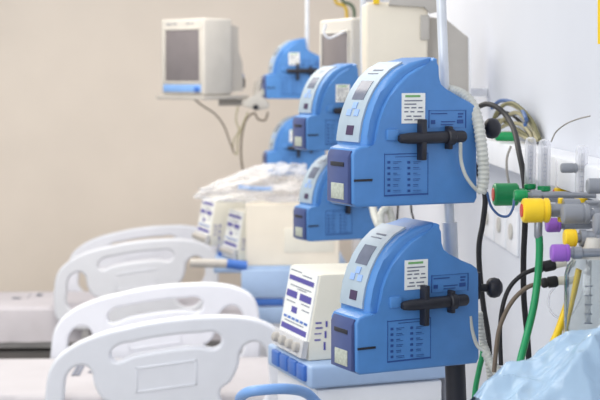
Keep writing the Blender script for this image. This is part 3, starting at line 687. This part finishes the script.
bm = lathe([(.006, 0), (.0075, -.004), (.0075, -.03), (.006, -.034)], (.030, 0, -.016)); mesh_obj('hose_nipple', bm, M['chrome'], rg)
regulator('gas regulator with square-set purple knob tucked behind the big yellow knob', 546, 560, 225, 7.5, 2.62, 'purple', [(.02, .8), (.03, .6)])
regulator('gas regulator with small yellow knob between purple ones', 564, 576, 238, 9, 2.44, 'yellow', [(.011, .95), (.04, .8)])
regulator('gas regulator with stepped grey knob above the glass jar', 562, 589, 214, 10, 2.47, 'regulator', [(.012, .6), (.03, 1.1)])
regulator('lowest outlet valve with round purple knob left of glass jar', 551, 569, 253, 9, 2.38, 'purple', [(.015, .7)])
regulator('dark grey outlet valve behind the rightmost flowmeter', 587, 610, 186, 8, 2.5, 'regulator', [(.02, .8)])
regulator('grey gas regulator end at the right picture edge above jar', 594, 616, 224, 11, 2.3, 'regulator', [(.02, .9)])
regulator('grey outlet valve high behind the short flowmeter', 561, 577, 168, 5, 2.72, 'regulator', [(.02, .8)])
yb = P(560.5, 222, 2.53); tag(mesh_obj('yellow_stopper', cyl(.0055, P(560.5, 198, 2.53).z - yb.z, ch=.0015), M['yellow'], None, loc=yb), 'thin upright yellow stopper between yellow knob and grey regulator', 'stopper')
regulator('small green gas outlet valve in front of the flowmeters', 514, 527, 195.5, 6, 2.62, 'green', [(.02, .9), (.05, .6)])
cable('gas_hose', 'green gas hose dropping from the big yellow knob', 'hose', [P(539, 236, 2.52), P(539.5, 250, 2.52), P(538, 275, 2.52), P(534, 305, 2.5), P(527, 335, 2.48), P(519, 368, 2.44), P(512, 420, 2.42)], .0068, 'greenhose')
cable('gas_hose', 'dark green hose low beside the lower pump knob', 'hose', [P(452, 290, 2.98), P(468, 308, 2.97), P(480, 330, 2.96), P(483, 350, 2.95), P(479, 370, 2.95), P(475, 392, 2.95), P(473, 425, 2.95)], .0060, 'greenhose')
cable('gas_hose', 'yellow hose slanting down left of the glass jar', 'hose', [P(577, 270, 2.5), P(572, 290, 2.5), P(565, 312, 2.5), P(558, 332, 2.48), P(550, 352, 2.46), P(543, 385, 2.44)], .0072, 'yellow')
for k, (a, b_, pts, lab) in enumerate([((537, 272), (557, 264), [(538, 268), (522, 275), (510, 287), (503, 305), (500, 330), (501, 365)], 'black hose with grey ribbed plug, upper of the pair by jar'),
                                      ((541, 286), (559, 281), [(543, 283), (528, 287), (514, 299), (504, 316), (498, 335), (494, 372)], 'black hose with grey ribbed plug, lower of the pair by jar')]):
    Y = 2.6 - k * .04; q0 = P(*a, Y); q1 = P(*b_, Y)
    t = thing('suction_hose', lab, 'hose', q0)
    mesh_obj('hose', tube([P(x, y, Y + .0) - q0 for x, y in pts], .0042), M['browncable' if k else 'rubber'], t)
    dv = P(b_[0], b_[1], Y) - P(pts[0][0], pts[0][1], Y); Lc = dv.length
    o = P(pts[0][0], pts[0][1], Y) - q0
    mesh_obj('plug', lathe([(.007, 0), (.0095, .003), (.0095, Lc * .3), (.008, Lc * .33), (.008, Lc * .4), (.0105, Lc * .43), (.0105, Lc * .9), (.009, Lc)], o - dv * .1, dv), M['rubber'], t)
    mesh_obj('plug_tip', lathe([(.008, 0), (.008, .02), (.006, .022)], o + dv * .88, dv), M['ivory'], t)
# glass jar
J = P(594, 345, 2.42); JR = 31 * 2.42 / FPX; JH = P(594, 255, 2.42).z - J.z
t = thing('suction_jar', 'big clear glass suction jar hanging below the gas regulators', 'jar', J)
prof = [(JR * .7, 0), (JR * .92, .004), (JR, .015), (JR, JH * .78), (JR * .92, JH * .88), (JR * .78, JH * .94), (JR * .78, JH), (JR * .72, JH), (JR * .72, JH * .94), (JR * .86, JH * .87), (JR * .93, JH * .77), (JR * .93, .02), (JR * .85, .010), (JR * .6, .007)]
mesh_obj('glass_body', lathe(prof, sides=36), M['glass'], t)
mesh_obj('lid', lathe([(JR * .6, JH - .004), (JR * .84, JH - .003), (JR * .84, JH + .010), (JR * .4, JH + .013), (JR * .3, JH + .03)]), M['lightgrey'], t)
bm = bmesh.new(); add_lathe(bm, [(.005, JH * .25), (.005, JH)], (-.012, 0, 0), sides=12); mesh_obj('inner_tube', bm, M['milky'], t)
bm = bmesh.new()
for k in range(6): add_box(bm, (-JR * .55, -JR * .90, .03 + k * .016), (-JR * .3, -JR * .84, .0315 + k * .016))
mesh_obj('scale_mark', bm, M['grey_print'], t)
mesh_obj('hanger', lathe([(.007, 0), (.007, WX - J.x)], (0, 0, JH + .028), (1, 0, 0), 12), M['chrome'], t)
cable('thin_tube', 'clear thin tube coiled behind the glass jar', 'tube', [P(556, 285, 2.58), P(549, 296, 2.58), P(550, 310, 2.57), P(560, 318, 2.56), P(572, 310, 2.56), P(582, 290, 2.57), P(588, 262, 2.56)], .0024, 'clear')
# pale blue plastic bag on a bedside cabinet
bgx = P(566, 380, 2.2); CBZ = .93
t = thing('bedside_cabinet', 'white bedside cabinet carrying the pale blue bag', 'cabinet', (bgx.x, 2.22, 0))
mesh_obj('body', box((-.2, -.2, .06), (.2, .2, CBZ), .008), M['whiteplastic'], t)
dw = mesh_obj('drawer', box((-.205, -.17, .7), (-.195, .17, .88), .003), M['paleblue'], t)
mesh_obj('drawer_handle', box((-.225, -.05, .78), (-.2, .05, .795), .003), M['lightgrey'], dw)
for x in (-.15, .15):
    for y in (-.15, .15): mesh_obj('foot', cyl(.02, .06, (x, y, 0)), M['rubber'], t)
def bag():
    bm = bmesh.new(); rid = lambda p: 1 - 2 * abs(noise.noise(p))
    nx, ny = 130, 90; top = [(478, 405), (494, 391), (508, 383), (522, 376), (535, 370), (548, 361), (560, 353), (575, 346), (600, 341), (640, 339), (660, 350), (680, 420)]
    rows = []
    for i in range(nx + 1):
        px = 478 + (680 - 478) * i / nx; py = 405
        for (a, b), (c, d) in zip(top, top[1:]):
            if a <= px <= c: py = b + (d - b) * (px - a) / (c - a)
        hi = P(px, py, 2.26).z; row = []; X = P(px, py, 2.26).x
        for j in range(ny + 1):
            y = 2.06 + .38 * j / ny; f = max(0.0, 1 - abs((j / ny - .52) / .5) ** 2.2) ** .6
            e = min(1, 6 * min(i, nx - i) / nx); q = Vector((X, y, 3.0)); n = .75 * rid(q * 6) + .3 * rid(q * 13) + .07 * rid(q * 30) - .6
            z = CBZ + (hi - CBZ) * f + .065 * n * f * (.5 + .5 * e)
            row.append(bm.verts.new((X - bgx.x, y - 2.22, max(CBZ + .002, z))))
        rows.append(row)
    for a, b in zip(rows, rows[1:]):
        for j in range(ny): bm.faces.new((a[j], a[j + 1], b[j + 1], b[j]))
    for v in bm.verts: v.co.z -= CBZ
    edge = [r[0] for r in rows] + rows[-1][1:] + [r[-1] for r in rows[-2::-1]] + rows[0][-2:0:-1]
    bm.faces.new(edge)
    return bm
tag(mesh_obj('plastic_bag', bag(), M['bluefilm'], None, loc=(bgx.x, 2.22, CBZ)), 'crumpled pale blue plastic bag in the lower right foreground', 'plastic bag')
